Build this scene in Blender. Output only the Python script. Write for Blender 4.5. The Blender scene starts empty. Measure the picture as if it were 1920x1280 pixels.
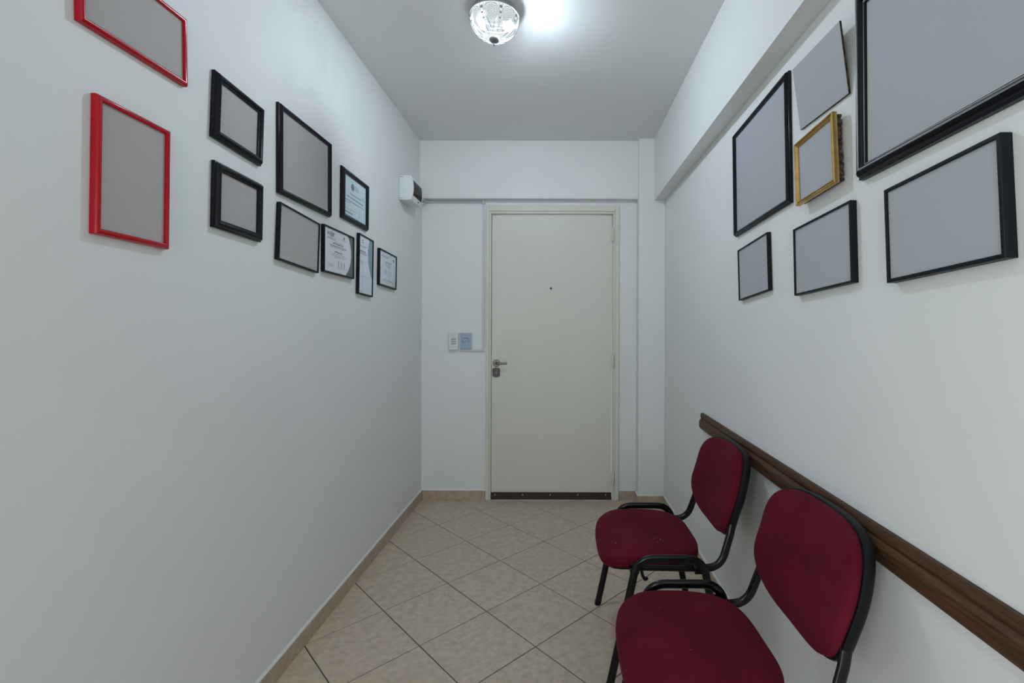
import bpy, math, random
from mathutils import Matrix, Vector
random.seed(7)
PI = math.pi
SC = bpy.context.scene
COL = SC.collection

# ------------------------------------------------------------------ camera
F, CX, CY, ROLL, H = 883.05, 1046.9, 616.63, 0.0030, 1.285
cam = bpy.data.cameras.new('camera')
cam.sensor_fit = 'HORIZONTAL'; cam.sensor_width = 36.0
cam.lens = F / 1920 * 36.0
cam.shift_x = -(CX - 960) / 1920
cam.shift_y = (CY - 640) / 1920
cam.clip_start = 0.02
camo = bpy.data.objects.new('camera', cam); COL.objects.link(camo)
camo.matrix_world = Matrix.Translation((0, 0, H)) @ Matrix.Rotation(PI/2, 4, 'X') @ Matrix.Rotation(ROLL, 4, 'Z')
SC.camera = camo

# ------------------------------------------------------------------ world, exposure
SC.view_settings.view_transform = 'Standard'
SC.view_settings.look = 'None'
SC.view_settings.gamma = 1.0
SC.view_settings.use_curve_mapping = False
SC.view_settings.exposure = 0.14
w = bpy.data.worlds.new('world'); SC.world = w; w.use_nodes = True
w.node_tree.nodes['Background'].inputs[0].default_value = (0.80, 0.88, 1.0, 1)
w.node_tree.nodes['Background'].inputs[1].default_value = 1.0

# room dimensions (metres, camera at x = y = 0, looking along +Y)
XL, XR, XB, C, BZ = -1.030, 0.777, 0.700, 2.680, 2.227
DW, DB, DP, RY = 3.549, 3.487, 3.443, -2.40
BEAMZ, XP = 2.251, 0.587

# fill lights added behind the camera, set in a made-up window and glazed door
def area(name, loc, rot, sx, sy, power, col):
    l = bpy.data.lights.new(name, 'AREA'); l.shape = 'RECTANGLE'; l.size = sx; l.size_y = sy
    l.energy = power; l.color = col
    o = bpy.data.objects.new(name, l); COL.objects.link(o); o.location = loc; o.rotation_euler = rot
    return o
FILL_WIN = (-0.97, 0.05, 0.35, 2.25)      # added fill window opening x0 x1 z0 z1 in the rear wall
area('window_fill_light', ((FILL_WIN[0]+FILL_WIN[1])/2, RY-0.14, (FILL_WIN[2]+FILL_WIN[3])/2), (PI/2, 0, 0), FILL_WIN[1]-FILL_WIN[0], FILL_WIN[3]-FILL_WIN[2], 26, (0.95, 1.0, 0.985))
FILL_SIDE = (-1.75, -0.45, 0.12, 2.05)    # added side fill opening y0 y1 z0 z1 in the left wall, behind the camera
area('side_fill_light', (XL-0.16, (FILL_SIDE[0]+FILL_SIDE[1])/2, (FILL_SIDE[2]+FILL_SIDE[3])/2), (PI/2, 0, -PI/2), FILL_SIDE[1]-FILL_SIDE[0], FILL_SIDE[3]-FILL_SIDE[2], 24, (0.95, 1.0, 0.985))
LAMP = (-0.283, 2.055, C)
BULB_POWER = 86.0

# ------------------------------------------------------------------ materials
def mat(name, col, rough=0.6, metal=0.0, coat=0.0, sheen=0.0, spec=0.5):
    m = bpy.data.materials.new(name); m.use_nodes = True
    b = m.node_tree.nodes['Principled BSDF']
    b.inputs['Base Color'].default_value = (*col, 1); b.inputs['Roughness'].default_value = rough
    b.inputs['Metallic'].default_value = metal; b.inputs['Coat Weight'].default_value = coat
    b.inputs['Sheen Weight'].default_value = sheen
    b.inputs['Specular IOR Level'].default_value = spec
    return m
def nodes(m): return m.node_tree.nodes, m.node_tree.links, m.node_tree.nodes['Principled BSDF']
def noise_col(m, c1, c2, scale, stretch=(1,1,1), detail=5, lo=.35, hi=.65, bump=0.0, bscale=None, bdist=.002, rnd=False, coords='Object'):
    n, l, b = nodes(m)
    tc = n.new('ShaderNodeTexCoord'); mp = n.new('ShaderNodeMapping')
    mp.inputs['Scale'].default_value = stretch
    l.new(tc.outputs[coords], mp.inputs['Vector'])
    if rnd:
        oi = n.new('ShaderNodeObjectInfo'); mu = n.new('ShaderNodeMath'); mu.operation = 'MULTIPLY'; mu.inputs[1].default_value = 37.0
        l.new(oi.outputs['Random'], mu.inputs[0]); l.new(mu.outputs[0], mp.inputs['Location'])
    nz = n.new('ShaderNodeTexNoise'); nz.inputs['Scale'].default_value = scale; nz.inputs['Detail'].default_value = detail
    nz.inputs['Roughness'].default_value = .62
    l.new(mp.outputs[0], nz.inputs['Vector'])
    cr = n.new('ShaderNodeValToRGB'); cr.color_ramp.elements[0].position = lo; cr.color_ramp.elements[1].position = hi
    cr.color_ramp.elements[0].color = (*c1, 1); cr.color_ramp.elements[1].color = (*c2, 1)
    l.new(nz.outputs['Fac'], cr.inputs['Fac']); l.new(cr.outputs['Color'], b.inputs['Base Color'])
    if bump:
        nb = n.new('ShaderNodeTexNoise'); nb.inputs['Scale'].default_value = bscale or scale*4; nb.inputs['Detail'].default_value = 3
        l.new(mp.outputs[0], nb.inputs['Vector'])
        bp = n.new('ShaderNodeBump'); bp.inputs['Strength'].default_value = bump; bp.inputs['Distance'].default_value = bdist
        l.new(nb.outputs['Fac'], bp.inputs['Height']); l.new(bp.outputs[0], b.inputs['Normal'])
    return m
M = {}
M['wall'] = noise_col(mat('painted_wall', (.7,.7,.68), .55, spec=.3), (.775,.787,.780), (.805,.818,.810), 1.3, (1,1,1), 4, bump=.16, bscale=60, bdist=.001)
M['ceil'] = noise_col(mat('painted_ceiling', (.7,.7,.7), .7, spec=.2), (.78,.79,.785), (.81,.82,.815), 1.5, bump=.1, bscale=70, bdist=.001)
M['tile'] = noise_col(mat('beige_ceramic', (.4,.34,.27), .38), (.435,.345,.262), (.640,.518,.405), 34, (1,1,1), 10, .28, .72, bump=.05, bscale=40, rnd=True)
M['skirt'] = noise_col(mat('skirting_ceramic', (.4,.34,.27), .45), (.400,.310,.225), (.540,.425,.320), 24, (1,1,1), 8, .33, .67, rnd=True)
M['grout'] = mat('grout', (.045,.039,.032), .9)
M['caulk'] = mat('white_caulk', (.74,.75,.74), .5)
M['cream'] = noise_col(mat('cream_door_paint', (.6,.6,.5), .42, spec=.4), (.672,.668,.585), (.705,.700,.622), 2.0, (1,1,.5), 4, bump=.04, bscale=90)
M['creamframe'] = mat('cream_frame_paint', (.69,.68,.60), .45, spec=.4)
M['strip'] = mat('brown_rubber_strip', (.035,.012,.009), .4)
M['nickel'] = mat('brushed_nickel', (.20,.18,.165), .38, 1.0)
M['steel'] = mat('screw_steel', (.6,.55,.52), .3, 1.0)
M['dark'] = mat('dark_hole', (.012,.012,.012), .5)
M['plastic'] = mat('white_plastic', (.72,.76,.77), .35)
M['plasticgrey'] = mat('grey_plastic', (.42,.44,.46), .4)
M['trunk'] = mat('conduit_plastic', (.60,.62,.635), .45)
M['blueplate'] = mat('pale_blue_film', (.36,.43,.55), .35)
M['slot'] = mat('slot_grey', (.16,.18,.19), .6)
M['mark'] = mat('mark_ink', (.10,.13,.19), .6)
M['blackframe'] = mat('black_lacquer', (.0070,.0078,.0115), .30, spec=.22)
M['blackmetal'] = mat('black_metal', (.0065,.0080,.0105), .42, spec=.2)
M['redframe'] = mat('red_lacquer', (.44,.0025,.012), .22, spec=.35)
M['gold'] = noise_col(mat('gold_leaf', (.5,.33,.1), .30, .85), (.46,.28,.085), (.66,.45,.17), 20, (1,1,1), 5)
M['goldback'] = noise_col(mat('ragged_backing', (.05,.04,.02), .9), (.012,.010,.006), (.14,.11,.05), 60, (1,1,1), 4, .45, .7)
M['panel'] = mat('grey_panel', (.455,.43,.42), .6, spec=.15)
M['panelc'] = mat('cool_grey_panel', (.425,.445,.475), .6, spec=.15)
M['paper'] = mat('white_paper', (.90,.925,.97), .5)
M['paperteal'] = mat('pale_teal_paper', (.72,.86,.89), .5)
M['ink'] = mat('print_ink', (.10,.11,.14), .7)
M['inklight'] = mat('faint_print_ink', (.30,.33,.38), .7)
M['inkgrey'] = mat('grey_swoosh', (.17,.19,.21), .6)
M['inkteal'] = mat('teal_swoosh', (.30,.45,.52), .6)
M['inkred'] = mat('dull_red_ink', (.28,.15,.17), .7)
M['cream_edge'] = mat('pale_mount_edge', (.62,.60,.52), .5)
M['wood'] = noise_col(mat('dark_walnut', (.06,.03,.02), .5, spec=.25), (.036,.0165,.0075), (.115,.055,.026), 16, (9,.5,9), 6, .3, .72, bump=.12, bscale=30)
M['fabric'] = noise_col(mat('burgundy_fabric', (.1,.01,.02), .9, sheen=.12, spec=.08), (.088,.0062,.0155), (.127,.0095,.0225), 7, (1,1,1), 5, .3, .7, bump=.35, bscale=420, bdist=.0008)
nodes(M['fabric'])[2].inputs['Sheen Tint'].default_value = (.55,.12,.2,1)
nodes(M['fabric'])[2].inputs['Sheen Roughness'].default_value = .4
M['tube'] = mat('black_gloss_tube', (.005,.005,.006), .17, spec=.32)
M['shell'] = mat('black_textured_plastic', (.008,.009,.010), .5, spec=.16)
M['lint'] = mat('pale_lint', (.35,.25,.25), .9)
M['pan'] = mat('satin_grey_metal', (.40,.40,.41), .42, .6)
M['finial'] = mat('finial_metal', (.26,.25,.27), .35, .7)
M['breaker'] = mat('orange_breaker', (.80,.16,.05), .45)
def pane_mat(name, tint, gloss=.08, rough=.04):
    m = bpy.data.materials.new(name); m.use_nodes = True; n, l = m.node_tree.nodes, m.node_tree.links
    n.remove(n['Principled BSDF'])
    t = n.new('ShaderNodeBsdfTransparent'); t.inputs[0].default_value = (*tint, 1)
    g = n.new('ShaderNodeBsdfGlossy'); g.inputs['Roughness'].default_value = rough
    fr = n.new('ShaderNodeFresnel'); fr.inputs[0].default_value = 1.16
    mx = n.new('ShaderNodeMixShader'); l.new(fr.outputs[0], mx.inputs[0]); l.new(t.outputs[0], mx.inputs[1]); l.new(g.outputs[0], mx.inputs[2])
    l.new(mx.outputs[0], n['Material Output'].inputs[0]); return m
M['glass'] = pane_mat('clear_glass', (.995,1,1))
M['smoke'] = pane_mat('smoked_plastic', (.30,.27,.27))
def lamp_glass(name, glowc, glow_s, clear_lo, clear_hi):
    """glass that glows from the bulb behind it and lets the bulb's light out; made denser by the rim to curb the glow on the ceiling"""
    m = bpy.data.materials.new(name); m.use_nodes = True; n, l = m.node_tree.nodes, m.node_tree.links
    n.remove(n['Principled BSDF'])
    t = n.new('ShaderNodeBsdfTransparent'); t.inputs[0].default_value = (.97,.99,1,1)
    e = n.new('ShaderNodeEmission'); e.inputs[0].default_value = (*glowc,1); e.inputs[1].default_value = glow_s
    g = n.new('ShaderNodeBsdfGlossy'); g.inputs['Roughness'].default_value = .1
    tc = n.new('ShaderNodeTexCoord'); sp = n.new('ShaderNodeSeparateXYZ'); l.new(tc.outputs['Object'], sp.inputs[0])
    mr = n.new('ShaderNodeMapRange'); mr.inputs['From Min'].default_value = -.075; mr.inputs['From Max'].default_value = -.058
    mr.inputs['To Min'].default_value = 1-clear_lo; mr.inputs['To Max'].default_value = 1-clear_hi  # clarity lowered towards the rim to hold back light on the ceiling
    l.new(sp.outputs['Z'], mr.inputs['Value'])
    m1 = n.new('ShaderNodeMixShader'); l.new(mr.outputs[0], m1.inputs[0]); l.new(t.outputs[0], m1.inputs[1]); l.new(e.outputs[0], m1.inputs[2])
    fr = n.new('ShaderNodeFresnel'); fr.inputs[0].default_value = 1.3
    m2 = n.new('ShaderNodeMixShader'); l.new(fr.outputs[0], m2.inputs[0]); l.new(m1.outputs[0], m2.inputs[1]); l.new(g.outputs[0], m2.inputs[2])
    l.new(m2.outputs[0], n['Material Output'].inputs[0]); return m
M['dome'] = lamp_glass('pressed_lamp_glass', (.90,.98,.98), 0.80, .36, .04)
M['etch'] = lamp_glass('etched_glass_line', (.42,.50,.54), .40, .06, .06)
M['bulb'] = lamp_glass('lit_bulb', (.95,.98,1.0), 1.2, .8, .8)
M['mirror'] = mat('polished_reflector', (.80,.82,.83), .03, 1.0)

# ------------------------------------------------------------------ helpers
def mk(name, vf, m, parent=None, smooth=False, mtx=None):
    v, f = vf
    me = bpy.data.meshes.new(name); me.from_pydata([tuple(p) for p in v], [], f); me.update()
    if m: me.materials.append(M[m] if isinstance(m, str) else m)
    if smooth:
        me.polygons.foreach_set('use_smooth', [True]*len(me.polygons))
        try: me.set_sharp_from_angle(angle=math.radians(smooth if smooth is not True else 42))
        except Exception: pass
    o = bpy.data.objects.new(name, me); COL.objects.link(o)
    if parent: o.parent = parent
    if mtx is not None: o.matrix_local = mtx
    return o
def empty(name, mtx):
    o = bpy.data.objects.new(name, None); COL.objects.link(o); o.empty_display_size = .05
    o.matrix_world = mtx if isinstance(mtx, Matrix) else Matrix.Translation(mtx)
    return o
def tag(o, label, cat=None, group=None, kind=None):
    if label: o['label'] = label
    if cat: o['category'] = cat
    if group: o['group'] = group
    if kind: o['kind'] = kind
    return o
def struct(o, label): o['kind'] = 'structure'; o['label'] = label; return o
def join(*vfs):
    V, Fc = [], []
    for v, f in vfs:
        k = len(V); V += [tuple(p) for p in v]; Fc += [tuple(i+k for i in q) for q in f]
    return V, Fc
def box(x0, x1, y0, y1, z0, z1, bev=0.0):
    if bev <= 0:
        v = [(x0,y0,z0),(x1,y0,z0),(x1,y1,z0),(x0,y1,z0),(x0,y0,z1),(x1,y0,z1),(x1,y1,z1),(x0,y1,z1)]
        return v, [(3,2,1,0),(4,5,6,7),(0,1,5,4),(1,2,6,5),(2,3,7,6),(3,0,4,7)]
    import bmesh
    bm = bmesh.new(); v, f = box(x0,x1,y0,y1,z0,z1)
    vs = [bm.verts.new(p) for p in v]
    for q in f: bm.faces.new([vs[i] for i in q])
    bmesh.ops.bevel(bm, geom=list(bm.edges), offset=bev, segments=2, affect='EDGES', profile=.5)
    bm.verts.index_update(); V = [tuple(p.co) for p in bm.verts]; Fc = [tuple(p.index for p in q.verts) for q in bm.faces]
    bm.free(); return V, Fc
def prism(poly, z0, z1, cham=0.0):
    """counter-clockwise 2-D polygon raised from z0 to z1, with a small chamfer round the top"""
    n = len(poly); V = [(x,y,z0) for x,y in poly]
    Fc = [tuple(range(n-1,-1,-1))]
    if cham:
        V += [(x,y,z1-cham) for x,y in poly]
        ins = inset(poly, cham); V += [(x,y,z1) for x,y in ins]
        for k in range(n):
            j = (k+1) % n; Fc += [(k,j,n+j,n+k),(n+k,n+j,2*n+j,2*n+k)]
        Fc.append(tuple(range(2*n,3*n)))
    else:
        V += [(x,y,z1) for x,y in poly]
        for k in range(n): j = (k+1)%n; Fc.append((k,j,n+j,n+k))
        Fc.append(tuple(range(n,2*n)))
    return V, Fc
def inset(poly, d):
    n = len(poly); out = []
    for k in range(n):
        p0, p1, p2 = Vector(poly[k-1]), Vector(poly[k]), Vector(poly[(k+1)%n])
        a, b = (p1-p0).normalized(), (p2-p1).normalized()
        na, nb = Vector((-a.y,a.x)), Vector((-b.y,b.x))
        s = na+nb; den = max(.3, 1+na.dot(nb)); q = p1 + s*(d/den); out.append((q.x,q.y))
    return out
def tube(path, r, seg=10, closed=False, rx=None, up=None):
    """swept round (or oval: r along 'up', rx across) tube through points"""
    P = [Vector(p) for p in path]; n = len(P); V = []; Fc = []
    ref = Vector(up) if up else None
    prev = None
    for k in range(n):
        t = (P[min(k+1,n-1)]-P[max(k-1,0)]).normalized()
        if ref is not None: a = (ref - t*ref.dot(t)).normalized()
        elif prev is None:
            a = Vector((0,0,1)) if abs(t.z) < .9 else Vector((1,0,0)); a = (a - t*a.dot(t)).normalized()
        else: a = (prev - t*prev.dot(t)).normalized()
        prev = a; b = t.cross(a)
        for s in range(seg):
            th = 2*PI*s/seg; V.append(P[k] + a*(math.cos(th)*r) + b*(math.sin(th)*(rx or r)))
    for k in range(n-1):
        for s in range(seg):
            s2 = (s+1)%seg; Fc.append((k*seg+s, k*seg+s2, (k+1)*seg+s2, (k+1)*seg+s))
    Fc.append(tuple(range(seg-1,-1,-1))); Fc.append(tuple(range((n-1)*seg, n*seg)))
    return V, Fc
def arc_path(pts, rad, seg=6):
    """poly-line with rounded corners"""
    P = [Vector(p) for p in pts]; out = [P[0]]
    for k in range(1, len(P)-1):
        r = rad[k-1] if isinstance(rad, (list,tuple)) else rad
        a = (P[k-1]-P[k]).normalized(); b = (P[k+1]-P[k]).normalized()
        ang = a.angle(b); d = min(r/math.tan(ang/2), .49*(P[k-1]-P[k]).length, .49*(P[k+1]-P[k]).length)
        A, B = P[k]+a*d, P[k]+b*d
        for s in range(seg+1):
            t = s/seg; out.append(A*(1-t)**2 + P[k]*(2*t*(1-t)) + B*t*t)
    out.append(P[-1]); return out
def lathe(prof, seg=32, cap0=True, cap1=True):
    V, Fc = [], []; n = len(prof)
    for r, z in prof:
        for s in range(seg): V.append((r*math.cos(2*PI*s/seg), r*math.sin(2*PI*s/seg), z))
    for k in range(n-1):
        for s in range(seg):
            s2 = (s+1)%seg; Fc.append((k*seg+s, k*seg+s2, (k+1)*seg+s2, (k+1)*seg+s))
    if cap0: Fc.append(tuple(range(seg-1,-1,-1)))
    if cap1: Fc.append(tuple(range((n-1)*seg, n*seg)))
    return V, Fc
def xf(vf, m): return [tuple(m @ Vector(p)) for p in vf[0]], vf[1]
def flip(vf): return vf[0], [tuple(reversed(q)) for q in vf[1]]
def ray(px, py):
    x, y = px-CX, py-CY; c, s = math.cos(-ROLL), math.sin(-ROLL)
    x, y = c*x - s*y, s*x + c*y
    return Vector((x/F, 1, -y/F))
def at_y(px, py, Y): d = ray(px,py); return Vector((0,0,H)) + d*Y
def at_x(px, py, X): d = ray(px,py); return Vector((0,0,H)) + d*(X/d.x)
def clip_rect(poly, x0, x1, y0, y1):
    def cut(P, f, inter):
        out = []
        for k in range(len(P)):
            a, b = P[k-1], P[k]; fa, fb = f(a), f(b)
            if (fa >= 0) != (fb >= 0):
                t = fa/(fa-fb); out.append((a[0]+t*(b[0]-a[0]), a[1]+t*(b[1]-a[1])))
            if fb >= 0: out.append(b)
        return out
    for f in (lambda p: p[0]-x0, lambda p: x1-p[0], lambda p: p[1]-y0, lambda p: y1-p[1]):
        poly = cut(poly, f, None)
        if len(poly) < 3: return []
    out = []
    for p in poly:
        if not out or math.dist(p, out[-1]) > 1e-4: out.append(p)
    if len(out) > 1 and math.dist(out[0], out[-1]) < 1e-4: out.pop()
    return out if len(out) >= 3 else []
def area2(p): return .5*sum(p[k-1][0]*p[k][1]-p[k][0]*p[k-1][1] for k in range(len(p)))

# ------------------------------------------------------------------ room shell
T = .12
floor = struct(mk('floor', box(XL-T, XR+T, RY-T, DW+.12, -.10, -.0042), 'grout'), 'beige ceramic tile floor laid on the diagonal')
S, TH, OX, OY = .3329, .7792, -.559, 1.9099
GAP = .0042
full = None; nt = 0
ca, sa = math.cos(TH), math.sin(TH)
for i in range(-16, 12):
    for j in range(-12, 16):
        corners = []
        for di, dj in ((GAP/2/S,GAP/2/S),(1-GAP/2/S,GAP/2/S),(1-GAP/2/S,1-GAP/2/S),(GAP/2/S,1-GAP/2/S)):
            a, b = (i+di)*S, (j+dj)*S
            corners.append((OX + a*ca - b*sa, OY + a*sa + b*ca))
        ccx, ccy = sum(p[0] for p in corners)/4, sum(p[1] for p in corners)/4
        poly = clip_rect(corners, XL+.001, XR-.001, RY+.001, DW+.03)
        if not poly or abs(area2(poly)) < 2e-4: continue
        if area2(poly) < 0: poly = poly[::-1]
        dz = random.uniform(-.0002, .0002)
        if len(poly) == 4 and abs(area2(poly)-(S-GAP)**2) < 1e-6:
            if full is None:
                o = mk('tile', prism([(p[0]-ccx,p[1]-ccy) for p in corners], -.0042, 0, .0011), 'tile', floor); full = o.data
            else:
                o = bpy.data.objects.new('tile', full); COL.objects.link(o); o.parent = floor
        else:
            o = mk('tile', prism([(p[0]-ccx,p[1]-ccy) for p in poly], -.0042, 0, .0011), 'tile', floor)
        o.location = (ccx, ccy, dz); nt += 1

struct(mk('ceiling', box(XL-T, XR+T, RY-T, DW+.12, C, C+.1), 'ceil'), 'flat off-white painted ceiling')
sy0,sy1,sz0,sz1 = FILL_SIDE
wl = struct(mk('wall_left', join(box(XL-T, XL, sy1, DW+.12, 0, C), box(XL-T, XL, RY-T, sy0, 0, C), box(XL-T, XL, sy0, sy1, 0, sz0), box(XL-T, XL, sy0, sy1, sz1, C)), 'wall'), 'long off-white painted wall hung with red and black frames')
wr = struct(mk('wall_right', box(XR, XR+T, RY-T, DW+.12, 0, C), 'wall'), 'off-white painted wall behind the red chairs')
# back wall with a door opening
fo0, fo1 = at_y(911.6,600,DW).x, at_y(1160.6,600,DW).x
ftop = at_y(1040,386,DW).z
DX0, DX1 = fo0+.012, fo1-.012; DZ = ftop-.012
wbk = join(box(XL, DX0, DW, DW+.12, 0, C), box(DX1, XR, DW, DW+.12, 0, C), box(DX0, DX1, DW, DW+.12, DZ, C))
struct(mk('wall_back', wbk, 'wall'), 'white painted end wall around the cream door')
struct(mk('ceiling_beam', box(XL+.0005, XP, DB, DW-.0005, BEAMZ, C-.0005), 'wall'), 'white beam across the end wall above the door')
struct(mk('ceiling_beam', box(XB, XR-.0005, RY, DP, BZ, C-.0005), 'wall'), 'white beam running along the top of the right wall')
struct(mk('wall_pilaster', box(XP, XR-.0005, DP, DW-.0005, 0, C-.0005), 'wall'), 'shallow white pilaster in the corner right of the door')
# rear wall (behind the camera) with a window added for the fill light
x0,x1,z0,z1 = FILL_WIN
rw = join(box(XL, x0, RY-T, RY, 0, C), box(x1, XR, RY-T, RY, 0, C), box(x0, x1, RY-T, RY, 0, z0), box(x0, x1, RY-T, RY, z1, C))
struct(mk('wall_rear', rw, 'wall'), 'white wall behind the viewer with an added fill light window')
fill_win = struct(empty('fill_window_1', ((x0+x1)/2, RY-.06, z0)), 'large white framed window added for fill light, unseen behind the viewer')
hw = (x1-x0)/2; hh = z1-z0
mk('fill_window_frame', join(box(-hw,-hw+.05,-.03,.03,0,hh), box(hw-.05,hw,-.03,.03,0,hh), box(-hw+.05,hw-.05,-.03,.03,0,.05), box(-hw+.05,hw-.05,-.03,.03,hh-.05,hh), box(-.025,.025,-.03,.03,.05,hh-.05)), 'plastic', fill_win)
for sx in (-1, 1):
    a, b = sorted((sx*.025, sx*(hw-.05)))
    mk('pane', box(a, b, -.003, .003, .05, hh-.05), 'glass', fill_win)
fill_win2 = struct(empty('fill_window_2', (XL-.06, (sy0+sy1)/2, sz0)), 'tall glazed door added for fill light, unseen in the left wall behind the viewer')  # unseen opening added so side fill light reaches the right wall
hw = (sy1-sy0)/2; hh = sz1-sz0
mk('fill_window_frame', join(box(-.03,.03,-hw,-hw+.05,0,hh), box(-.03,.03,hw-.05,hw,0,hh), box(-.03,.03,-hw+.05,hw-.05,0,.05), box(-.03,.03,-hw+.05,hw-.05,hh-.05,hh)), 'plastic', fill_win2)
mk('pane', box(-.003,.003,-hw+.05,hw-.05,.05,hh-.05), 'glass', fill_win2)
# wall repairs
def dab(px, py, X, wdt, hgt, parent, rot):
    p = at_x(px, py, X); V = []; n = 14
    pts = []
    for k in range(n+1):
        t = k/n; a = -1.2+2.4*t; pts.append((math.cos(a), math.sin(a)))
    vf_path = [(0, .35*wdt*c, .5*hgt*s) for c, s in pts]
    o = mk('plaster_dab', tube(vf_path, .0016, 6), 'caulk', parent, True)
    o.location = p; o.rotation_euler = (rot, 0, 0)
dab(1293.5, 709, XR, .03, .035, wr, .1)
dab(1739, 859, XR, .012, .008, wr, 1.0)

# ------------------------------------------------------------------ skirting
SH, ST = .069, .010
def skirting(name, label, a, b, nrm, first=.33, caulk=True):
    """ceramic skirting pieces from a to b (2-D), nrm = direction into the room"""
    a, b, nv = Vector(a), Vector(b), Vector(nrm)
    L = (b-a).length; d = (b-a)/L
    root = struct(empty(name, (a.x, a.y, 0)), label)
    s = 0; e = first
    while s < L-1e-4:
        e = min(e, L)
        if L-e < .02: e = L
        p0, p1 = d*(s+.001), d*(e-.001)
        q = [p0+nv*.0006, p1+nv*.0006, p1+nv*(ST+random.uniform(-.0006,.0006)), p0+nv*(ST+random.uniform(-.0006,.0006))]
        poly = [(v.x,v.y) for v in q]
        if area2(poly) < 0: poly = poly[::-1]
        mk('skirting_tile', prism(poly, .0004, SH+random.uniform(-.0008,.0008), .0012), 'skirt', root)
        s = e; e = s+.33
    prof = [(.0004, SH-.001), (ST*.75, SH-.001), (ST*.8, SH+.0018), (ST*.55, SH+.005), (.0004, SH+.011)]
    if caulk:
        V = []; N = max(2, int(L/.12)); 
        for k in range(N+1):
            p = d*(L*k/N); wv = random.uniform(-.0012,.0012)
            for u, z in prof: q = p+nv*u; V.append((q.x,q.y,z+(wv if z > SH else 0)))
        n = len(prof); Fc = []
        for k in range(N):
            for m_ in range(n-1): Fc.append((k*n+m_, (k+1)*n+m_, (k+1)*n+m_+1, k*n+m_+1))
        Fc.append(tuple(range(n))); Fc.append(tuple(N*n+k for k in range(n-1,-1,-1)))
        mk('caulk_bead', (V, Fc), 'caulk', root, True)
    return root
skirting('baseboard_left', 'beige ceramic skirting along the left wall', (XL, DW), (XL, RY), (1,0), .27)
bx0 = at_y(820,930,DW).x
skirting('baseboard_back', 'beige ceramic skirting between the left corner and the door', (XL+ST+.0006, DW), (fo0-.001, DW), (0,-1), bx0-XL-ST)
skirting('baseboard_back_right', 'short beige ceramic skirting piece between door frame and pilaster', (fo1+.001, DW), (XP-ST-.0006, DW), (0,-1), .5)
skirting('baseboard_pilaster_side', 'short beige ceramic skirting on the pilaster side', (XP, DW), (XP, DP-ST), (-1,0), .5)
skirting('baseboard_pilaster', 'beige ceramic skirting across the corner pilaster', (XP+.0006, DP), (XR-ST-.0006, DP), (0,-1), .5)
skirting('baseboard_right', 'beige ceramic skirting along the right wall under the chairs', (XR, DP), (XR, RY), (-1,0), .2)

# ------------------------------------------------------------------ door
dm = empty('door_1', ((DX0+DX1)/2, DW, 0)); struct(dm, 'cream flush door with lever handle and brown draught strip')
ox = (DX0+DX1)/2
lx0, lx1 = at_y(922.3,700,DW).x-ox, at_y(1146.2,700,DW).x-ox
ltop = at_y(1040,404.5,DW).z
f0, f1 = fo0-ox, fo1-ox
i0, i1 = at_y(917.3,700,DW).x-ox, at_y(1152.3,700,DW).x-ox
itop = at_y(1040,396.8,DW).z
# casing lying on the wall, inner lip set a little back, stop behind the leaf
g0, g1, gt = lx0-.006, lx1+.009, ltop+.014
def u_frame(x0,x1,zt, X0,X1,ZT, y0,y1, bev=.0015):
    return join(box(X0,x0,y0,y1,.0005,ZT,bev), box(x1,X1,y0,y1,.0005,ZT,bev), box(x0,x1,y0,y1,zt,ZT,bev))
mk('casing', u_frame(i0,i1,itop, f0,f1,ftop, -.016,-.0006, .003), 'creamframe', dm)
mk('jamb', u_frame(g0,g1,gt, f0+.0125,f1-.0125,ftop-.0125, -.0005,.100), 'creamframe', dm)
mk('lip', u_frame(g0,g1,gt, i0-.0,i1+.0,itop, -.0085,-.0006), 'creamframe', dm)
mk('stop', u_frame(lx0+.010,lx1-.010,ltop-.010, g0,g1,gt, .086,.098, 0), 'creamframe', dm)
leaf = mk('leaf', box(lx0, lx1, -.002, .040, .050, ltop, .002), 'cream', dm)
# draught strip
def loc(px, py, Y=DW): p = at_y(px,py,Y); return p.x-ox, p.z
sx0, sx1 = g0+.0005, lx1+.001
st = mk('draught_strip', join(box(sx0, sx1, -.010, -.0042, .018, .058, .0015), box(sx0, sx1, -.013, -.0042, .003, .0175, .002)), 'strip', dm)
for k in range(5):
    X = sx0+.032+(sx1-sx0-.075)*k/4
    v = [(-.0055,0,-.006),(.0055,0,-.006),(.0015,0,.008),(-.0015,0,.008)]
    V = [(p[0], -.0101, p[2]+.040) for p in v]+[(p[0]*.7, -.0130, p[2]*.7+.040) for p in v]
    o = mk('screw', (V, [(3,2,1,0),(4,5,6,7),(0,1,5,4),(1,2,6,5),(2,3,7,6),(3,0,4,7)]), 'steel', st); o.location.x = X
# handle
hx, hz = loc(930.8, 680.3)
RX = Matrix.Rotation(PI/2, 4, 'X')
hd = mk('handle', xf(lathe([(.0275,0),(.0275,.006),(.025,.0085),(.012,.009),(.0105,.012),(.0105,.043)], 28), RX), 'nickel', dm, True)
hd.location = (hx, -.0021, hz)
lev = tube(arc_path([(0,-.040,0),(0,-.050,0),(.02,-.054,0),(.085,-.048,.001)], .012), .0075, 12, rx=.0055, up=(0,0,1))
mk('lever', lev, 'nickel', hd, True)
lxp, lzp = loc(930.5, 698.3)
out = [(-.028,.030),(-.028,-.022),(-.020,-.030),(0,-.034),(.020,-.030),(.028,-.022),(.028,.030),(.018,.034),(0,.036),(-.018,.034)]
lk = mk('lock_plate', xf(prism(out, 0, .009, .002), RX), mat('lock_plate_metal', (.085,.083,.08), .42, .8), dm, smooth=30)
lk.location = (lxp, -.0021, lzp)
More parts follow.
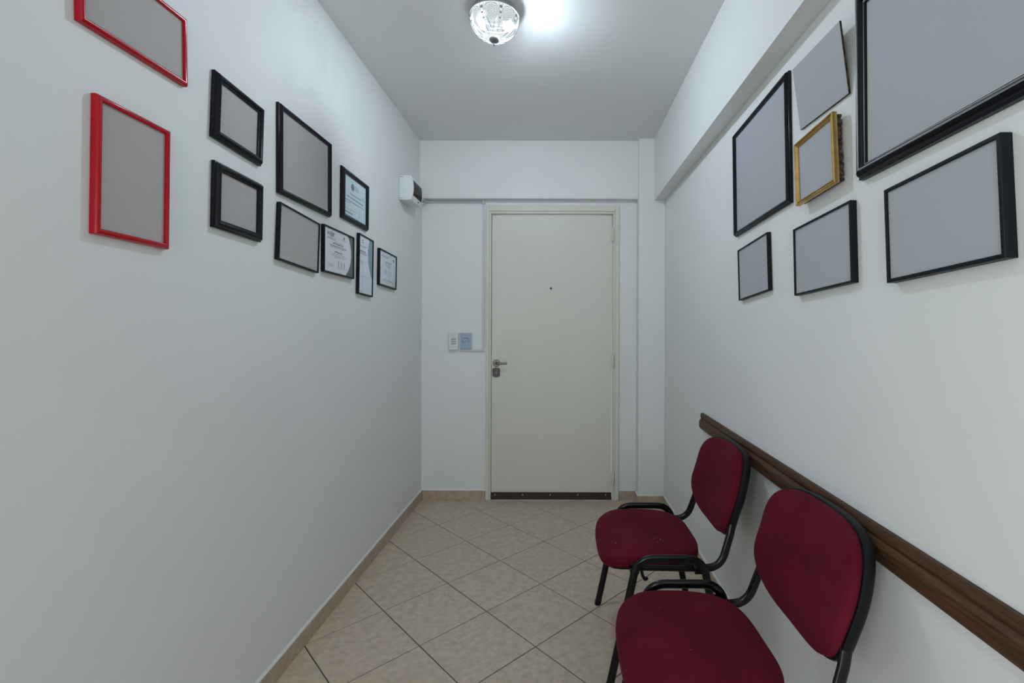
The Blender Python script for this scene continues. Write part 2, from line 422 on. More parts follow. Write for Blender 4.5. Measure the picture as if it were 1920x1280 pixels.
mk('keyhole', xf(join(lathe([(.010,.009),(.010,.0125),(.0085,.0135)], 20), box(-.0015,.0015,-.006,.006,.0134,.0142)), RX), 'nickel', lk, True)
px_, pz_ = loc(1033, 540.5)
ph = mk('peephole', xf(lathe([(.0075,0),(.0075,.003),(.006,.004),(.0045,.0025)], 20), RX), 'dark', dm, True); ph.location = (px_, -.0021, pz_)
for (ya, yb) in ((429,451.5),(666,688.5),(886.5,908)):
    hxx, za = loc(1148.8, ya); _, zb = loc(1148.8, yb); hm = (za+zb)/2; hl = (za-zb)
    k1 = lathe([(.004,-hl/2-.004),(.007,-hl/2),(.0085,-hl/2+.004),(.0085,-.0008)], 16); k2 = lathe([(.0085,.0008),(.0085,hl/2-.004),(.007,hl/2),(.004,hl/2+.004)], 16)
    pin = lathe([(.006,-.001),(.006,.001)], 12)
    h_ = mk('hinge', join(k1, k2, pin), 'creamframe', dm, True); h_.location = (hxx, -.0095-.006, hm)
    pl = mk('hinge_leaf', box(-.019,-.0085,.0045,.0128,-hl/2+.002,hl/2-.002), 'creamframe', h_)
sp = mk('strike_plate', box(-.0014,.0014,-.006,.002,-.035,.035), 'plastic', dm); sp.location = (g0+.0016, .012, loc(920,675)[1])

# ------------------------------------------------------------------ chair rail
y0r = 2.52
def railz(Y): return .811+(Y-.766)*.0161
prof = [(.0006,.085),(.009,.085),(.0125,.079),(.0145,.066),(.0125,.060),(.0095,.056),(.0145,.051),(.0195,.044),(.0205,.036),(.0205,.014),(.018,.007),(.0125,.001),(.0006,0)]
V, Fc = [], []; ys = [y0r, .4, RY+.002]; n = len(prof)
for Y in ys:
    for u, v in prof: V.append((XR-u-(.002 if u > .002 else 0), Y, railz(Y)-.085+v))
for k in range(len(ys)-1):
    for m_ in range(n):
        m2 = (m_+1)%n; Fc.append((k*n+m_, k*n+m2, (k+1)*n+m2, (k+1)*n+m_))
Fc.append(tuple(range(n-1,-1,-1))); Fc.append(tuple((len(ys)-1)*n+k for k in range(n)))
struct(mk('trim_1', (V, Fc), 'wood', None, 25), 'dark brown moulded wooden chair rail on the right wall')

# ------------------------------------------------------------------ picture frames
def basis(side):
    if side == 'L': return Vector((0,1,0)), Vector((0,0,1)), Vector((1,0,0)), XL
    return Vector((0,-1,0)), Vector((0,0,1)), Vector((-1,0,0)), XR
def fit_rect(side, tl, tr, br, bl, gap, t):
    """outer rectangle (centre, width, height, roll) from silhouette corners: the near edge shows its back, the far edge its front"""
    u, v, wn, X = basis(side)
    back, front = X + wn.x*gap, X + wn.x*(gap+t)
    near, far = (back, front)
    if side == 'L': P = [at_x(*tl,near), at_x(*tr,far), at_x(*br,far), at_x(*bl,near)]
    else: P = [at_x(*tl,far), at_x(*tr,near), at_x(*br,near), at_x(*bl,far)]
    q = [Vector((p.dot(u), p.z)) for p in P]
    c = (q[0]+q[1]+q[2]+q[3])/4
    up = ((q[0]-q[3])+(q[1]-q[2]))/2; rt = ((q[1]-q[0])+(q[2]-q[3]))/2
    ang = .65*math.atan2(-up.x, up.y) + .35*math.atan2(rt.y, rt.x)
    return c, rt.length, up.length, ang
PROF = {
 'thin': lambda b,t: [(0,0),(0,t-.0012),(.0012,t),(b-.0010,t),(b,t-.0010),(b,t-.0045)],
 'tube': lambda b,t: [(0,0),(0,t*.55),(b*.12,t*.82),(b*.35,t*.97),(b*.55,t),(b*.8,t*.94),(b,t*.8),(b,t*.55)],
 'bold': lambda b,t: [(0,0),(0,t*.42),(b*.10,t*.50),(b*.16,t*.52),(b*.20,t*.70),(b*.32,t*.90),(b*.47,t),(b*.62,t*.95),(b*.75,t*.80),(b*.80,t*.66),(b*.92,t*.63),(b,t*.55),(b,t*.40)],
 'gold': lambda b,t: [(0,t*.40),(0,t*.93),(b*.08,t),(b*.26,t),(b*.34,t*.95),(b*.38,t*.80),(b*.50,t*.78),(b*.58,t*.92),(b*.66,t*.95),(b*.74,t*.90),(b*.80,t*.74),(b*.90,t*.70),(b*.95,t*.74),(b,t*.70),(b,t*.6)],
}
def rect_sweep(W, Ht, prof):
    n = len(prof); V, Fc = [], []
    for cx, cy in ((-1,-1),(1,-1),(1,1),(-1,1)):
        for d, z in prof: V.append((cx*(W/2-d), cy*(Ht/2-d), z))
    for k in range(4):
        k2 = (k+1)%4
        for m_ in range(n-1): Fc.append((k*n+m_, k2*n+m_, k2*n+m_+1, k*n+m_+1))
    return V, Fc
PANEL = {}
def picture(side, tl, tr, br, bl, label, fmat, prof, b, t, pmat='panel', gap=.001, name='framed_picture', group=None, lean=0.0, size=None, cat='picture frame', edge=None):
    c, W, Ht, ang = fit_rect(side, tl, tr, br, bl, gap, t)
    if size: c, W, Ht, ang = size
    u, v, wn, X = basis(side)
    o3 = u*c.x + v*c.y; o3.x = X + wn.x*gap
    B = Matrix((u, v, wn)).transposed().to_4x4()
    m = Matrix.Translation(o3) @ B @ Matrix.Rotation(ang, 4, 'Z') @ Matrix.Rotation(lean, 4, 'X')
    root = empty(name, m); tag(root, label, cat, group)
    pr = PROF[prof](b, t)
    mk('frame', rect_sweep(W, Ht, pr), fmat, root, 35)
    zt = pr[-1][1]
    iw, ih = W/2-b+.002, Ht/2-b+.002
    panel = mk('picture_panel', box(-iw, iw, -ih, ih, max(.0005, zt-.006), zt-.0005), pmat, root)
    PANEL[root.name] = panel
    if edge:
        e = .0035; a, h2 = W/2-b, Ht/2-b
        mk('mount_edge', join(box(-a,a,-h2,-h2+e,zt-.0004,zt+.0004), box(-a,-a+e,-h2+e,h2,zt-.0004,zt+.0004)), edge, root)
    return root, W-2*b, Ht-2*b, zt
A_ = 'framed panels on the left wall'; B_ = 'framed panels on the right wall'
# --- left wall
picture('L', (138.5,-108), (354.5,24.7), (352.5,163.5), (137,34), 'red framed blank panel, cut off by the top of the photo', 'redframe','tube', .012, .016, group=A_)
picture('L', (171.4,176.3), (324.3,245.6), (318.2,465.6), (165.6,439), 'glossy red framed tall blank grey panel below the other red frame', 'redframe','tube', .013, .017, group=A_)
picture('L', (397.2,131), (500.9,204.3), (495.8,308.5), (391.6,258), 'upper of two small black frames with wide rounded moulding beside the red frames', 'blackframe','bold', .026, .022, group=A_)
picture('L', (396.7,300.7), (498.6,345.7), (495.8,452), (393,426.8), 'lower of two small black frames with wide rounded moulding beside the red frames', 'blackframe','bold', .026, .022, group=A_)
picture('L', (518.3,190.7), (624.3,269), (624.3,406.5), (517.2,362), 'largest black framed blank panel on the left wall', 'blackframe','bold', .021, .020, group=A_, edge='cream_edge')
picture('L', (519.6,383.3), (602,416), (597,507.3), (513.3,490), 'slightly crooked thin black framed blank panel left of the certificates', 'blackmetal','thin', .006, .016, group=A_)
cert = {}
cert['teal'] = picture('L', (638.5,311.7), (694,346.7), (693.2,431.7), (636,408.8), 'black moulded frame with a pale teal certificate and globe emblem', 'blackframe','bold', .026, .020, 'paperteal', name='framed_certificate', cat='certificate')
cert['grey'] = picture('L', (602.2,420), (664.9,444.5), (664.6,521.8), (600.8,510), 'thin black framed certificate with a dark grey swoosh on its right', 'blackmetal','thin', .007, .016, 'paper', name='framed_certificate', cat='certificate')
cert['tall'] = picture('L', (669.3,437.5), (701.5,450.6), (699.2,555.8), (666.2,551), 'tall narrow black framed certificate with a pale blue swoosh', 'blackmetal','thin', .007, .016, 'paper', name='framed_certificate', cat='certificate')
cert['small'] = picture('L', (707.8,466), (744.7,480), (743.5,541.7), (706.3,535), 'small black framed certificate nearest the end wall', 'blackmetal','thin', .008, .016, 'paper', name='framed_certificate', cat='certificate')
# --- printing on the certificates: x and y run 0..1 over the sheet
def strips(items, W, Ht, z):
    vf = []
    for (x, y, w_, h_) in items:
        vf.append(box((x-.5)*W, (x+w_-.5)*W, (.5-y-h_)*Ht, (.5-y)*Ht, z, z+.0002))
    return join(*vf)
def words(x, y, w_, h_, gap=.012):
    out = []; e = x+w_
    while x < e-.01:
        L = min(random.uniform(.03,.085), e-x); out.append((x, y, L, h_)); x += L+gap
    return out
def printed(key, groups, swoosh=None):
    root, W, Ht, z = cert[key]
    for m_, items in groups: mk('printed_text', strips(items, W, Ht, z-.0004), m_, PANEL[root.name])['kind'] = 'stuff'
    if swoosh:
        m_, poly = swoosh
        pl = [((x-.5)*W, (.5-y)*Ht) for x, y in poly]
        if area2(pl) < 0: pl = pl[::-1]
        mk('printed_swoosh', prism(pl, z-.0004, z-.0003), m_, PANEL[root.name])
    mk('glass_pane', ([(-W/2,-Ht/2,z+.001),(W/2,-Ht/2,z+.001),(W/2,Ht/2,z+.001),(-W/2,Ht/2,z+.001)], [(0,1,2,3)]), 'glass', root)
def col(x, n, y, dy, w_, h_): return [it for k in range(n) for it in words(x, y+k*dy, w_, h_)]
g = []
for k in range(9):
    yy = .135+k*.019; hw_ = .075*math.sqrt(max(.05, 1-((k-4)/4.6)**2)); g.append((.375-hw_, yy, 2*hw_, .011 if k % 2 else .015))
printed('teal', [('ink', g + words(.25,.40,.50,.016) + words(.12,.50,.75,.018)), ('ink', words(.06,.60,.86,.014) + words(.06,.66,.18,.012) + words(.05,.90,.34,.022)),
                 ('inklight', col(.48,4,.15,.035,.18,.010) + words(.06,.82,.5,.010) + col(.66,5,.76,.035,.08,.008) + col(.80,4,.30,.03,.15,.006))])
lg = [(.10+.03*k,.075,.012,.075) for k in range(3)] + [(.19,.07+.028*k,.14-.01*k,.015) for k in range(4)]
sw = [(1,.0)] + [(.78+.16*math.sin(PI*t)**.8 + (.0 if t < .8 else -(t-.8)*.9), t) for t in [k/16 for k in range(17)]] + [(1,1)]
sw = [(.80,0),(.86,.10),(.90,.22),(.925,.36),(.93,.50),(.915,.62),(.88,.74),(.82,.86),(.72,1.0),(1,1),(1,0)]
printed('grey', [('ink', lg + words(.28,.30,.36,.020) + words(.18,.36,.56,.014) + words(.34,.49,.26,.020)), 
                 ('inklight', col(.11,2,.20,.024,.24,.010) + words(.33,.27,.28,.010) + words(.2,.395,.5,.012) + words(.30,.54,.38,.011) + words(.24,.585,.5,.010) + words(.32,.62,.34,.010)
                  + col(.13,3,.80,.03,.17,.008) + [(.64,.09,.05,.03),(.655,.06,.02,.08)] + words(.57,.155,.2,.008) + [(.46+.10*k,.70,.02,.15) for k in range(3)] + words(.46,.87,.3,.008))], ('inkgrey', sw))
sw = [(.78,.0),(.70,.10),(.66,.20),(.66,.32),(.70,.44),(.78,.54),(.88,.63),(1,.70),(1,0)]
printed('tall', [('ink', words(.06,.255,.40,.014) + [(.66,.185,.05,.03)]), ('inkred', words(.03,.285,.5,.010) + words(.03,.31,.55,.008)),
                 ('inklight', [(.20,.06,.10,.02),(.18,.10,.14,.014)] + words(.04,.165,.55,.008) + words(.04,.185,.4,.006) + words(.05,.44,.2,.007) + words(.04,.47,.25,.006) + words(.04,.70,.75,.004) + words(.04,.96,.22,.006) + [(.06,.36,.004,.58),(.27,.36,.004,.58)])], ('inkteal', sw))
sg = [(.16+.62*t, .845+.02*math.sin(t*34)+.012*math.sin(t*71), .03, .007) for t in [k/28 for k in range(29)]]
printed('small', [('ink', words(.12,.14,.38,.014) + words(.34,.28,.36,.018) + sg + [(.82,.11,.05,.09)]), ('inklight', words(.12,.10,.5,.010) + col(.36,3,.34,.035,.30,.010) + col(.30,3,.55,.05,.42,.008) + [(.36,.44,.004,.4),(.56,.44,.004,.4)])])

# --- right wall
picture('R', (1371,254.7), (1482.6,133.4), (1488,383.8), (1374.4,440.5), 'large portrait black frame nearest the door on the right wall', 'blackframe','bold', .019, .020, 'panelc', group=B_)
rG, gw, gh, gz = picture('R', (1488,272.7), (1576.0,208), (1580.5,343), (1491,384.4), 'gold moulded frame hanging between the black frames', 'gold','gold', .0135, .024, 'panelc', gap=.012, group=B_, lean=.012)
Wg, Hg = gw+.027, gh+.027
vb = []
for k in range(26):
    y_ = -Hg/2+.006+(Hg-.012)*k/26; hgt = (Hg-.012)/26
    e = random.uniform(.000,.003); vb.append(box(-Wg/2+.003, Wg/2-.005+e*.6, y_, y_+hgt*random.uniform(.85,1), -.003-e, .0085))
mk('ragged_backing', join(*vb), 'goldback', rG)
p_t = at_x(1596.5, 0, XR-.030); p_b = at_x(1605.4, 339, XR-.004); p_r = at_x(1920, 189, XR-.004)
Yf = (at_x(1602, 170, XR-.024).y); zb_ = (p_b.z+p_r.z)/2; zt_ = p_t.z+.008
Wb = .70
picture('R', (1400,100),(1500,80),(1500,200),(1400,220), 'huge black framed blank panel cut off by the upper right edge of the photo', 'blackframe','bold', .034, .030, 'panelc', group=B_, edge='cream_edge',
        size=(Vector((-(Yf-Wb/2), (zt_+zb_)/2)), Wb, zt_-zb_, .015))
picture('R', (1381.8,466.6), (1444.6,439), (1449.6,549), (1385.5,558.5), 'smallest thin black framed blank panel on the right wall', 'blackmetal','thin', .005, .015, 'panelc', group=B_)
picture('R', (1485.3,425.7), (1604.2,382.3), (1612,536.7), (1490,548), 'middle thin black framed blank panel of the bottom row on the right wall', 'blackmetal','thin', .006, .018, 'panelc', group=B_)
picture('R', (1654.4,353.6), (1896.3,254.2), (1911.7,491), (1664,523.8), 'wide thin black framed blank panel below the huge black frame', 'blackmetal','thin', .008, .022, 'panelc', group=B_)
# unframed board that leans forward from its cord
ct, cb = XR-.036, XR-.007
Q = [at_x(1499,245.3,cb), at_x(1587.5,178,cb), at_x(1578,35,ct), at_x(1488,128.8,ct)]
cen = (Q[0]+Q[1]+Q[2]+Q[3])/4
eu = ((Q[1]-Q[0])+(Q[2]-Q[3]))/2; ev = ((Q[3]-Q[0])+(Q[2]-Q[1]))/2
Wd, Hd = eu.length, ev.length
ez = eu.cross(ev).normalized(); ev = ez.cross(eu).normalized(); eu = eu.normalized()
mB = Matrix((eu, ev, ez)).transposed().to_4x4(); mB.translation = cen
brd = tag(empty('picture_board', mB), 'unframed grey board leaning forward from the wall above the gold frame', 'picture board', B_)
mk('board', box(-Wd/2, Wd/2, -Hd/2, Hd/2, -.005, 0), 'goldback', brd)
mk('face_panel', box(-Wd/2+.0006, Wd/2-.0006, -Hd/2+.0006, Hd/2-.0006, .00005, .0008), 'panelc', brd)
inv = mB.inverted()
nail = inv @ Vector((XR-.0005, cen.y-.015, cen.z+.015))
mk('hanging_cord', join(tube([(Wd/2-.012, .012, -.0055), tuple(nail)], .0012, 6), tube([(-Wd/2+.012, .012, -.0055), tuple(nail)], .0012, 6)), 'trunk', brd)

# ------------------------------------------------------------------ fuse box on the left wall
Yn = at_x(748.2, 350, XL).y
zt2, zb2 = at_x(748.2,328.2,XL).z, at_x(748.2,374,XL).z
Wx = at_y(771,350,Yn).x - XL            # depth of the straight side
Yfar = Yn+.205
fb = tag(empty('fuse_box', (XL, Yn, zb2)), 'small white plastic fuse box with smoked window high in the corner', 'fuse box')
hb = zt2-zb2; Lb = Yfar-Yn
def bulge(z): t = (z/hb-.5)*2; return Wx + .014*(1-t*t)
mk('base_tray', box(.0006, .020, 0, Lb, 0, hb, .002), 'plastic', fb)
# cover: side walls plus a bulging front with a window opening
N = 12
def cover():
    V, Fc = [], []
    wy0, wy1 = .012, Lb-.012; wz0, wz1 = hb*.20, hb*.83
    zs = [0, .004] + [wz0+(wz1-wz0)*k/8 for k in range(9)] + [hb-.004, hb]
    yy = [0, wy0, wy1, Lb]
    for z in zs:
        for y in yy: V.append((bulge(z) if 0 < z < hb else Wx-.003, y, z))
    n = 4
    for a in range(len(zs)-1):
        for b in range(3):
            if b == 1 and 2 <= a < 10: continue
            Fc.append((a*n+b, a*n+b+1, (a+1)*n+b+1, (a+1)*n+b))
    k0 = len(V)
    for z in zs:
        V.append((.0205, 0, z)); V.append((.0205, Lb, z))
    for a in range(len(zs)-1):
        Fc.append((k0+2*a, a*n, (a+1)*n, k0+2*a+2)); Fc.append((a*n+3, k0+2*a+1, k0+2*a+3, (a+1)*n+3))
    Fc.append((k0+1, 3, 2, 1, 0, k0)); e = len(zs)-1
    Fc.append((k0+2*e, e*n, e*n+1, e*n+2, e*n+3, k0+2*e+1))
    return (V, Fc), (wy0, wy1, wz0, wz1)
cv, (wy0,wy1,wz0,wz1) = cover()
cov = mk('cover', cv, 'plastic', fb, 30)
mk('breaker_bay', box(.022, Wx-.012, wy0, wy1, wz0-.004, wz1+.004), 'dark', fb)
bk = mk('breaker', join(box(Wx-.0119, Wx-.001, wy0+.085, wy0+.125, wz0+.012, wz1-.030), box(Wx-.001, Wx+.004, wy0+.097, wy0+.113, wz0+.03, wz0+.048)), 'breaker', fb)
V, Fc = [], []
for k in range(9):
    z = wz0+(wz1-wz0)*k/8
    V += [(bulge(z)-.001, wy0, z), (bulge(z)-.001, wy1, z)]
for k in range(8): Fc.append((2*k, 2*k+1, 2*k+3, 2*k+2))
mk('smoked_window', (V, Fc), 'smoke', cov, True)
for z in (hb*.07, hb*.935): mk('seam_slot', box(.004, .026, -.0008, .0002, z-.001, z+.001), 'slot', fb)
mk('latch', box(Wx+.003, Wx+.0085, Lb*.62, Lb*.68, hb*.085, hb*.125), 'dark', cov)

# ------------------------------------------------------------------ conduit from the fuse box to the switch
xv = at_y(907, 500, DW).x; zh = BEAMZ-.010; zl = at_y(900,656.6,DW).z; xs = at_y(863,656,DW).x
cd = tag(empty('cable_conduit', (xv, DW, zl)), 'thin grey cable conduit running under the beam and down beside the door', 'conduit')
xa = XL+.02
mk('conduit_run', join(tube([(xa-xv,-.0075,zh+.004-zl),(.0,-.0075,zh+.004-zl)], .0055, 10), tube([(xa-xv,-.0065,zh-.008-zl),(.0,-.0065,zh-.008-zl)], .0045, 10)), 'trunk', cd, True)
mk('elbow', box(-.010,.010,-.016,-.0008,zh-.018-zl,zh+.0095-zl,.002), 'trunk', cd)
mk('trunking', box(-.0075,.0075,-.012,-.0008,.0065,zh-.019-zl,.0015), 'trunk', cd)
mk('trunking', box(xs-xv,.0075,-.012,-.0008,-.006,.006,.0015), 'trunk', cd)
mk('conduit_run', tube(arc_path([(XL+Wx*.45-xv, Yn+Lb-.004-DW, zh-.030-zl),(XL+Wx*.45-xv, Yn+Lb+.02-DW, zh-.030-zl),(XL+.045-xv, -.012, zh-.006-zl),(XL+.09-xv,-.0075,zh+.000-zl)], .02), .0045, 8), 'trunk', cd, True)

# ------------------------------------------------------------------ door chime and switch plate
a, b = at_y(842.8,655,DW), at_y(860.8,623,DW)
w_, h_ = b.x-a.x, b.z-a.z
ch = tag(empty('door_chime', (a.x, DW, a.z)), 'small white door chime with slotted grille beside the blue plate', 'door chime')
case = mk('case', box(0,w_,-.030,-.0006,0,h_,.004), 'plastic', ch)
sl = []
for r in range(3):
    for k in range(5):
        x = w_*.24+k*w_*.105; z = h_*(.30+.13*r)
        v = [(x,z),(x+w_*.06,z),(x+w_*.10,z+h_*.095),(x+w_*.04,z+h_*.095)]
        sl.append([(p[0],p[1]) for p in v])
for q in sl: mk('grille_slot', xf(prism([(x,z) for x,z in q], .0299, .0304), RX), 'slot', case)
for k in range(4): mk('vent_rib', box(w_*(.28+.12*k), w_*(.31+.12*k), -.0306,-.0299, h_*.74, h_*.93), 'plasticgrey', case)
mk('lower_seam', box(w_*.06,w_*.94,-.0304,-.0299,h_*.15,h_*.165), 'plasticgrey', case)
a, b = at_y(863.6,653.6,DW), at_y(885,624,DW); w_, h_ = b.x-a.x, b.z-a.z
sw_ = tag(empty('switch_plate', (a.x, DW, a.z)), 'pale blue switch plate with a bracket mark next to the door chime', 'switch plate')
mk('base', box(-.003,w_+.003,-.009,-.0006,-.003,h_+.006,.002), 'plastic', sw_)
rocker = mk('rocker', box(0,w_,-.013,-.0091,0,h_,.0015), 'blueplate', sw_)
def seg(x0,z0,x1,z1): return box(w_*x0,w_*x1,-.0134,-.0129,h_*z0,h_*z1)
mk('printed_mark', join(seg(.18,.42,.215,.68), seg(.215,.40,.36,.44), seg(.30,.645,.76,.685), seg(.73,.42,.765,.645), seg(.40,.435,.70,.45)), 'mark', rocker)
for k in range(4):
    z = .10+k*.065
    mk('embossed_wave', tube([(w_*(.05+.85*t), -.0131, h_*(z+.03*math.cos(PI*t+.6)+.01)) for t in [i/10 for i in range(11)]], .0006, 5), 'blueplate', rocker)

# ------------------------------------------------------------------ ceiling lamp
lamp = tag(empty('ceiling_lamp', LAMP), 'lit flush ceiling lamp with patterned glass bowl and grey metal rim', 'ceiling lamp')
R_ = .1065
mk('rim', lathe([(.078,-.0006),(.086,-.0006),(.091,-.005),(.098,-.016),(.1075,-.030),(.1100,-.036),(.1075,-.0385),(.1050,-.0365)], 56, False, False), 'pan', lamp, 50)
mk('reflector', lathe([(.1045,-.0355),(.100,-.026),(.085,-.013),(.060,-.009),(.0005,-.008)], 56, False, True), 'mirror', lamp, True)
Z0, DEP = -.036, .100
def dome(s): return R_*math.sqrt(max(0, 1-s**2.3))*(1+.02*math.sin(PI*min(1,s*2))), Z0-DEP*s
prof = [dome(k/22) for k in range(23)]; prof[-1] = (.002, prof[-1][1])
bowl = mk('glass_bowl', flip(lathe(prof, 64, False, False)), 'dome', lamp, True)
def dp(phi, s, off=.0007):
    r, z = dome(s); r += off; return (r*math.cos(phi), r*math.sin(phi), z-off*.6)
def petal():
    out = []
    def half(s):   # half width in radians of a teardrop
        t = (s-.06)/.84; return .30*math.sin(PI*max(0,min(1,t))**.62)**.8 if 0 < t < 1 else 0
    for sc in (1.0, .80):
        pts = [dp(sc*half(.06+.84*t), .06+.84*t) for t in [k/18 for k in range(19)]] + [dp(-sc*half(.06+.84*t), .06+.84*t) for t in [k/18 for k in range(18,-1,-1)]]
        out.append(tube(pts, .0007, 5))
    for k in range(9):
        for sg_ in (1,-1):
            pts = []
            for i in range(13):
                t = i/12; s = .16+.06*k + .22*(t-.5); ph = sg_*(t-.5)*.56
                if 0.10 < s < .84 and abs(ph) < .78*half(s): pts.append(dp(ph, s))
            if len(pts) > 2: out.append(tube(pts, .0005, 4))
    return join(*out)
def ribline():
    out = []
    for d in (-.075,.075): out.append(tube([dp(d*(1-.75*t), .03+.9*t) for t in [k/14 for k in range(15)]], .0007, 5))
    return join(*out)
pd = rd = None; bd = {}
for k in range(8):
    ang = 2*PI*k/8 - PI/2
    for nm in ('petal', 'rib'):
        base = {'petal': pd, 'rib': rd}[nm]
        if base is None:
            o = mk('etched_'+nm, petal() if nm == 'petal' else ribline(), 'etch', bowl)
            if nm == 'petal': pd = o.data
            else: rd = o.data
        else:
            o = bpy.data.objects.new('etched_'+nm, base); COL.objects.link(o); o.parent = bowl
        o.rotation_euler.z = ang + (PI/8 if nm == 'rib' else 0)
    for s, rr in ((.20,.0062),(.40,.0045),(.57,.0035)):
        ph = ang+PI/8; p = dp(ph, s, 0)
        if s not in bd:
            o = mk('glass_bead', lathe([(rr*math.cos(a_), rr*.4*math.sin(a_)) for a_ in [PI/2*i/5 for i in range(5)]]+[(.0002, rr*.4)], 12, True, True), 'etch', bowl, True); bd[s] = o.data
        else:
            o = bpy.data.objects.new('glass_bead', bd[s]); COL.objects.link(o); o.parent = bowl
        n_ = Vector((math.cos(ph), math.sin(ph), -s*.9)).normalized()
        o.matrix_local = Matrix.Translation(p) @ n_.to_track_quat('Z','Y').to_matrix().to_4x4()
zc = Z0-DEP
mk('finial', lathe([(.0225,zc+.010),(.0235,zc+.003),(.019,zc-.005),(.010,zc-.0095),(.0045,zc-.011),(.004,zc-.014),(.0058,zc-.018),(.0045,zc-.0225),(.001,zc-.024)], 28), 'finial', lamp, True)
mk('bulb_socket', xf(lathe([(.012,0),(.012,.034)], 16), Matrix.Translation((.006,0,-.076)) @ Matrix.Rotation(PI/2,4,'Y')), 'mirror', lamp, True)
mk('bulb', xf(lathe([(.004,0),(.012,.003),(.020,.014),(.022,.025),(.018,.037),(.009,.044),(.001,.046)], 20), Matrix.Translation((.040,0,-.076)) @ Matrix.Rotation(PI/2,4,'Y')), 'bulb', lamp, True)
pl = bpy.data.lights.new('bulb_light', 'POINT'); pl.energy = BULB_POWER; pl.color = (.79,.885,1.0); pl.shadow_soft_size = .022
plo = bpy.data.objects.new('bulb_light', pl); COL.objects.link(plo); plo.location = (LAMP[0]+.064, LAMP[1], LAMP[2]-.078)

# ------------------------------------------------------------------ chairs
def cushion(hw, hd, n_exp, top, thick, warp, out_fn=None, NA=72, NR=12):
    """pillow on a rounded-rectangle outline: local (x, y) plan, z up; warp(x,y) adds height"""
    V, Fc = [], []
    def outl(a):
        c, s = math.cos(a), math.sin(a)
        k = (abs(c)**n_exp+abs(s)**n_exp)**(-1/n_exp); x, y = hw*c*k, hd*s*k
        return out_fn(x, y) if out_fn else (x, y)
    ring = []
    for k in range(1, NR+1):
        r = (k/NR)**.75; ring.append((r*.97, top*(1-.55*r**5)))
    ring += [(.990, top*.30), (1.0, -thick*.25), (.997, -thick*.60), (.975, -thick*.90), (.93, -thick)]
    V.append((0,0,top+warp(0,0)))
    for r, z in ring:
        for i in range(NA):
            x, y = outl(2*PI*i/NA); x *= r; y *= r; V.append((x, y, z+warp(x,y)))
    for i in range(NA): Fc.append((0, 1+i, 1+(i+1)%NA))
    for k in range(len(ring)-1):
        for i in range(NA):
            j = (i+1)%NA; Fc.append((1+k*NA+i, 1+(k+1)*NA+i, 1+(k+1)*NA+j, 1+k*NA+j))
    k = len(ring)-1; V.append((0,0,-thick+warp(0,0))); c0 = len(V)-1
    for i in range(NA): Fc.append((c0, 1+k*NA+(i+1)%NA, 1+k*NA+i))
    return V, Fc
SEATZ = .455
def seat_warp(x, y):
    f = max(0, (-y-.06)/.15); r = max(0, (y-.06)/.15)
    return -.030*f*f + .004*r*r + .010*(x/.23)**2 - .006
def seat_out(x, y):
    k = 1 - .10*max(0, y/.21)**1.5            # a little narrower to the rear
    return x*k, y
BACKC = (.294, .656); TILT = math.radians(11)
def back_warp(x, y):      # y = height along the backrest, z = towards the sitter
    return .022*(x/.225)**2 + .012*math.exp(-((y+.075)/.07)**2) - .010*max(0,(y-.05)/.12)**2
def back_out(x, y):
    k = 1 - .07*max(0, -y/.165)**2; return x*k, y
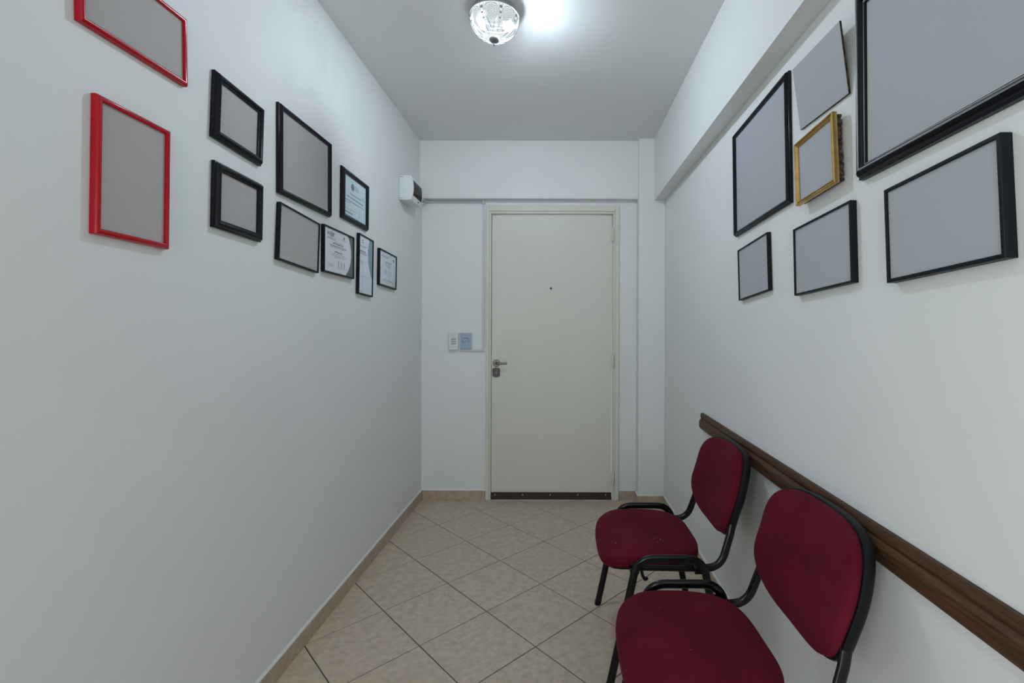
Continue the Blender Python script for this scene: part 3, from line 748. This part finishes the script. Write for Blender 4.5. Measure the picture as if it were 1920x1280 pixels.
def make_chair(label, loc, rz, group):
    m = Matrix.Translation(loc) @ Matrix.Rotation(rz, 4, 'Z')
    c = tag(empty('visitor_chair', m), label, 'chair', group)
    seat = mk('seat', cushion(.232, .196, 3.6, .026, .036, seat_warp, seat_out), 'fabric', c, 60); seat.location = (0, -.016, SEATZ-.012)
    pan = mk('seat_pan', cushion(.215, .178, 4, .0, .010, lambda x,y: seat_warp(x,y), seat_out, 48, 3), 'shell', c, 60); pan.location = (0, -.016, SEATZ-.049)
    # side loops: front leg, rail beside the seat, rear leg in one bent oval tube
    for sx in (-1, 1):
        x = sx*.2555
        path = arc_path([(x,-.184,.004),(x,-.086,.462),(x,.150,.462),(x,.236,.004)], [.075,.075], 9)
        sl_ = mk('side_loop', tube(path, .0085, 14, rx=.0145, up=(1,0,0)), 'tube', c, True)
        for y_ in (-.185, .237):
            f = mk('foot', lathe([(.0125,.0),(.0135,.003),(.0125,.016)], 16), 'shell', sl_, True); f.location = (x, y_, .0)
        xs_ = sx*.226
        path = arc_path([(xs_,-.105,.420),(xs_,.222,.414),(xs_*.955,.262,.535),(xs_*.90,.283,.620)], [.075,.15], 9)
        mk('back_support', tube(path, .0085, 14, rx=.0145, up=(1,0,0)), 'tube', c, True)
        mk('rail_bracket', box(min(x,xs_)-.004, max(x,xs_)+.004, -.112, -.080, .408, .428, .002), 'tube', c)
        mk('rail_bracket', box(min(x,xs_)-.004, max(x,xs_)+.004, .120, .150, .408, .428, .002), 'tube', c)
    for y_ in (-.10, .135):
        mk('cross_bar', tube([(-.226,y_,.408),(.226,y_,.408)], .0095, 12), 'tube', c, True)
    mk('linking_hook', tube(arc_path([(.245,-.070,.418),(.258,-.068,.404),(.258,-.058,.388),(.252,-.050,.392)], .008), .006, 8), 'shell', c, True)
    # backrest: cushion faces -y
    Bm = Matrix.Translation((0, BACKC[0], BACKC[1])) @ Matrix.Rotation(-TILT, 4, 'X') @ Matrix.Rotation(PI/2, 4, 'X')
    mk('backrest', cushion(.226, .167, 3.3, .026, .016, back_warp, back_out), 'fabric', c, 60, Bm)
    mk('back_shell', cushion(.232, .172, 3.4, .004, .030, lambda x,y: back_warp(x,y)*.95-.012, back_out), 'shell', c, 40, Bm)
    return c, seat
CH = 'burgundy chairs along the right wall'
def lint(c, spots):
    for x, y, r in spots:
        q = (abs(x/.232)**3.6+abs(y/.196)**3.6)**(1/3.6)
        o = mk('lint_speck', lathe([(r,0),(r*.7,.0006),(.0002,.0008)], 7), 'lint', c); o.location = (x, y, .026*(1-.55*q**5)+seat_warp(x,y)+.0002)
c1, s1 = make_chair('burgundy upholstered chair with black tube frame, farther from the viewer', (.372, 1.945, 0), -PI/2, CH)
c2, s2 = make_chair('burgundy upholstered chair with black tube frame, nearer and cut off below', (.378, 1.268, 0), -PI/2, CH)
lint(s1, [(.10,.02,.002),(.105,.045,.0025),(.12,.05,.0016),(.125,.03,.002),(.13,.06,.0015),(.09,.04,.0012),(-.02,-.10,.0014),(.12,-.13,.0018),(-.10,-.12,.0012)])
lint(s2, [(.06,-.02,.0013),(-.12,-.06,.001)])
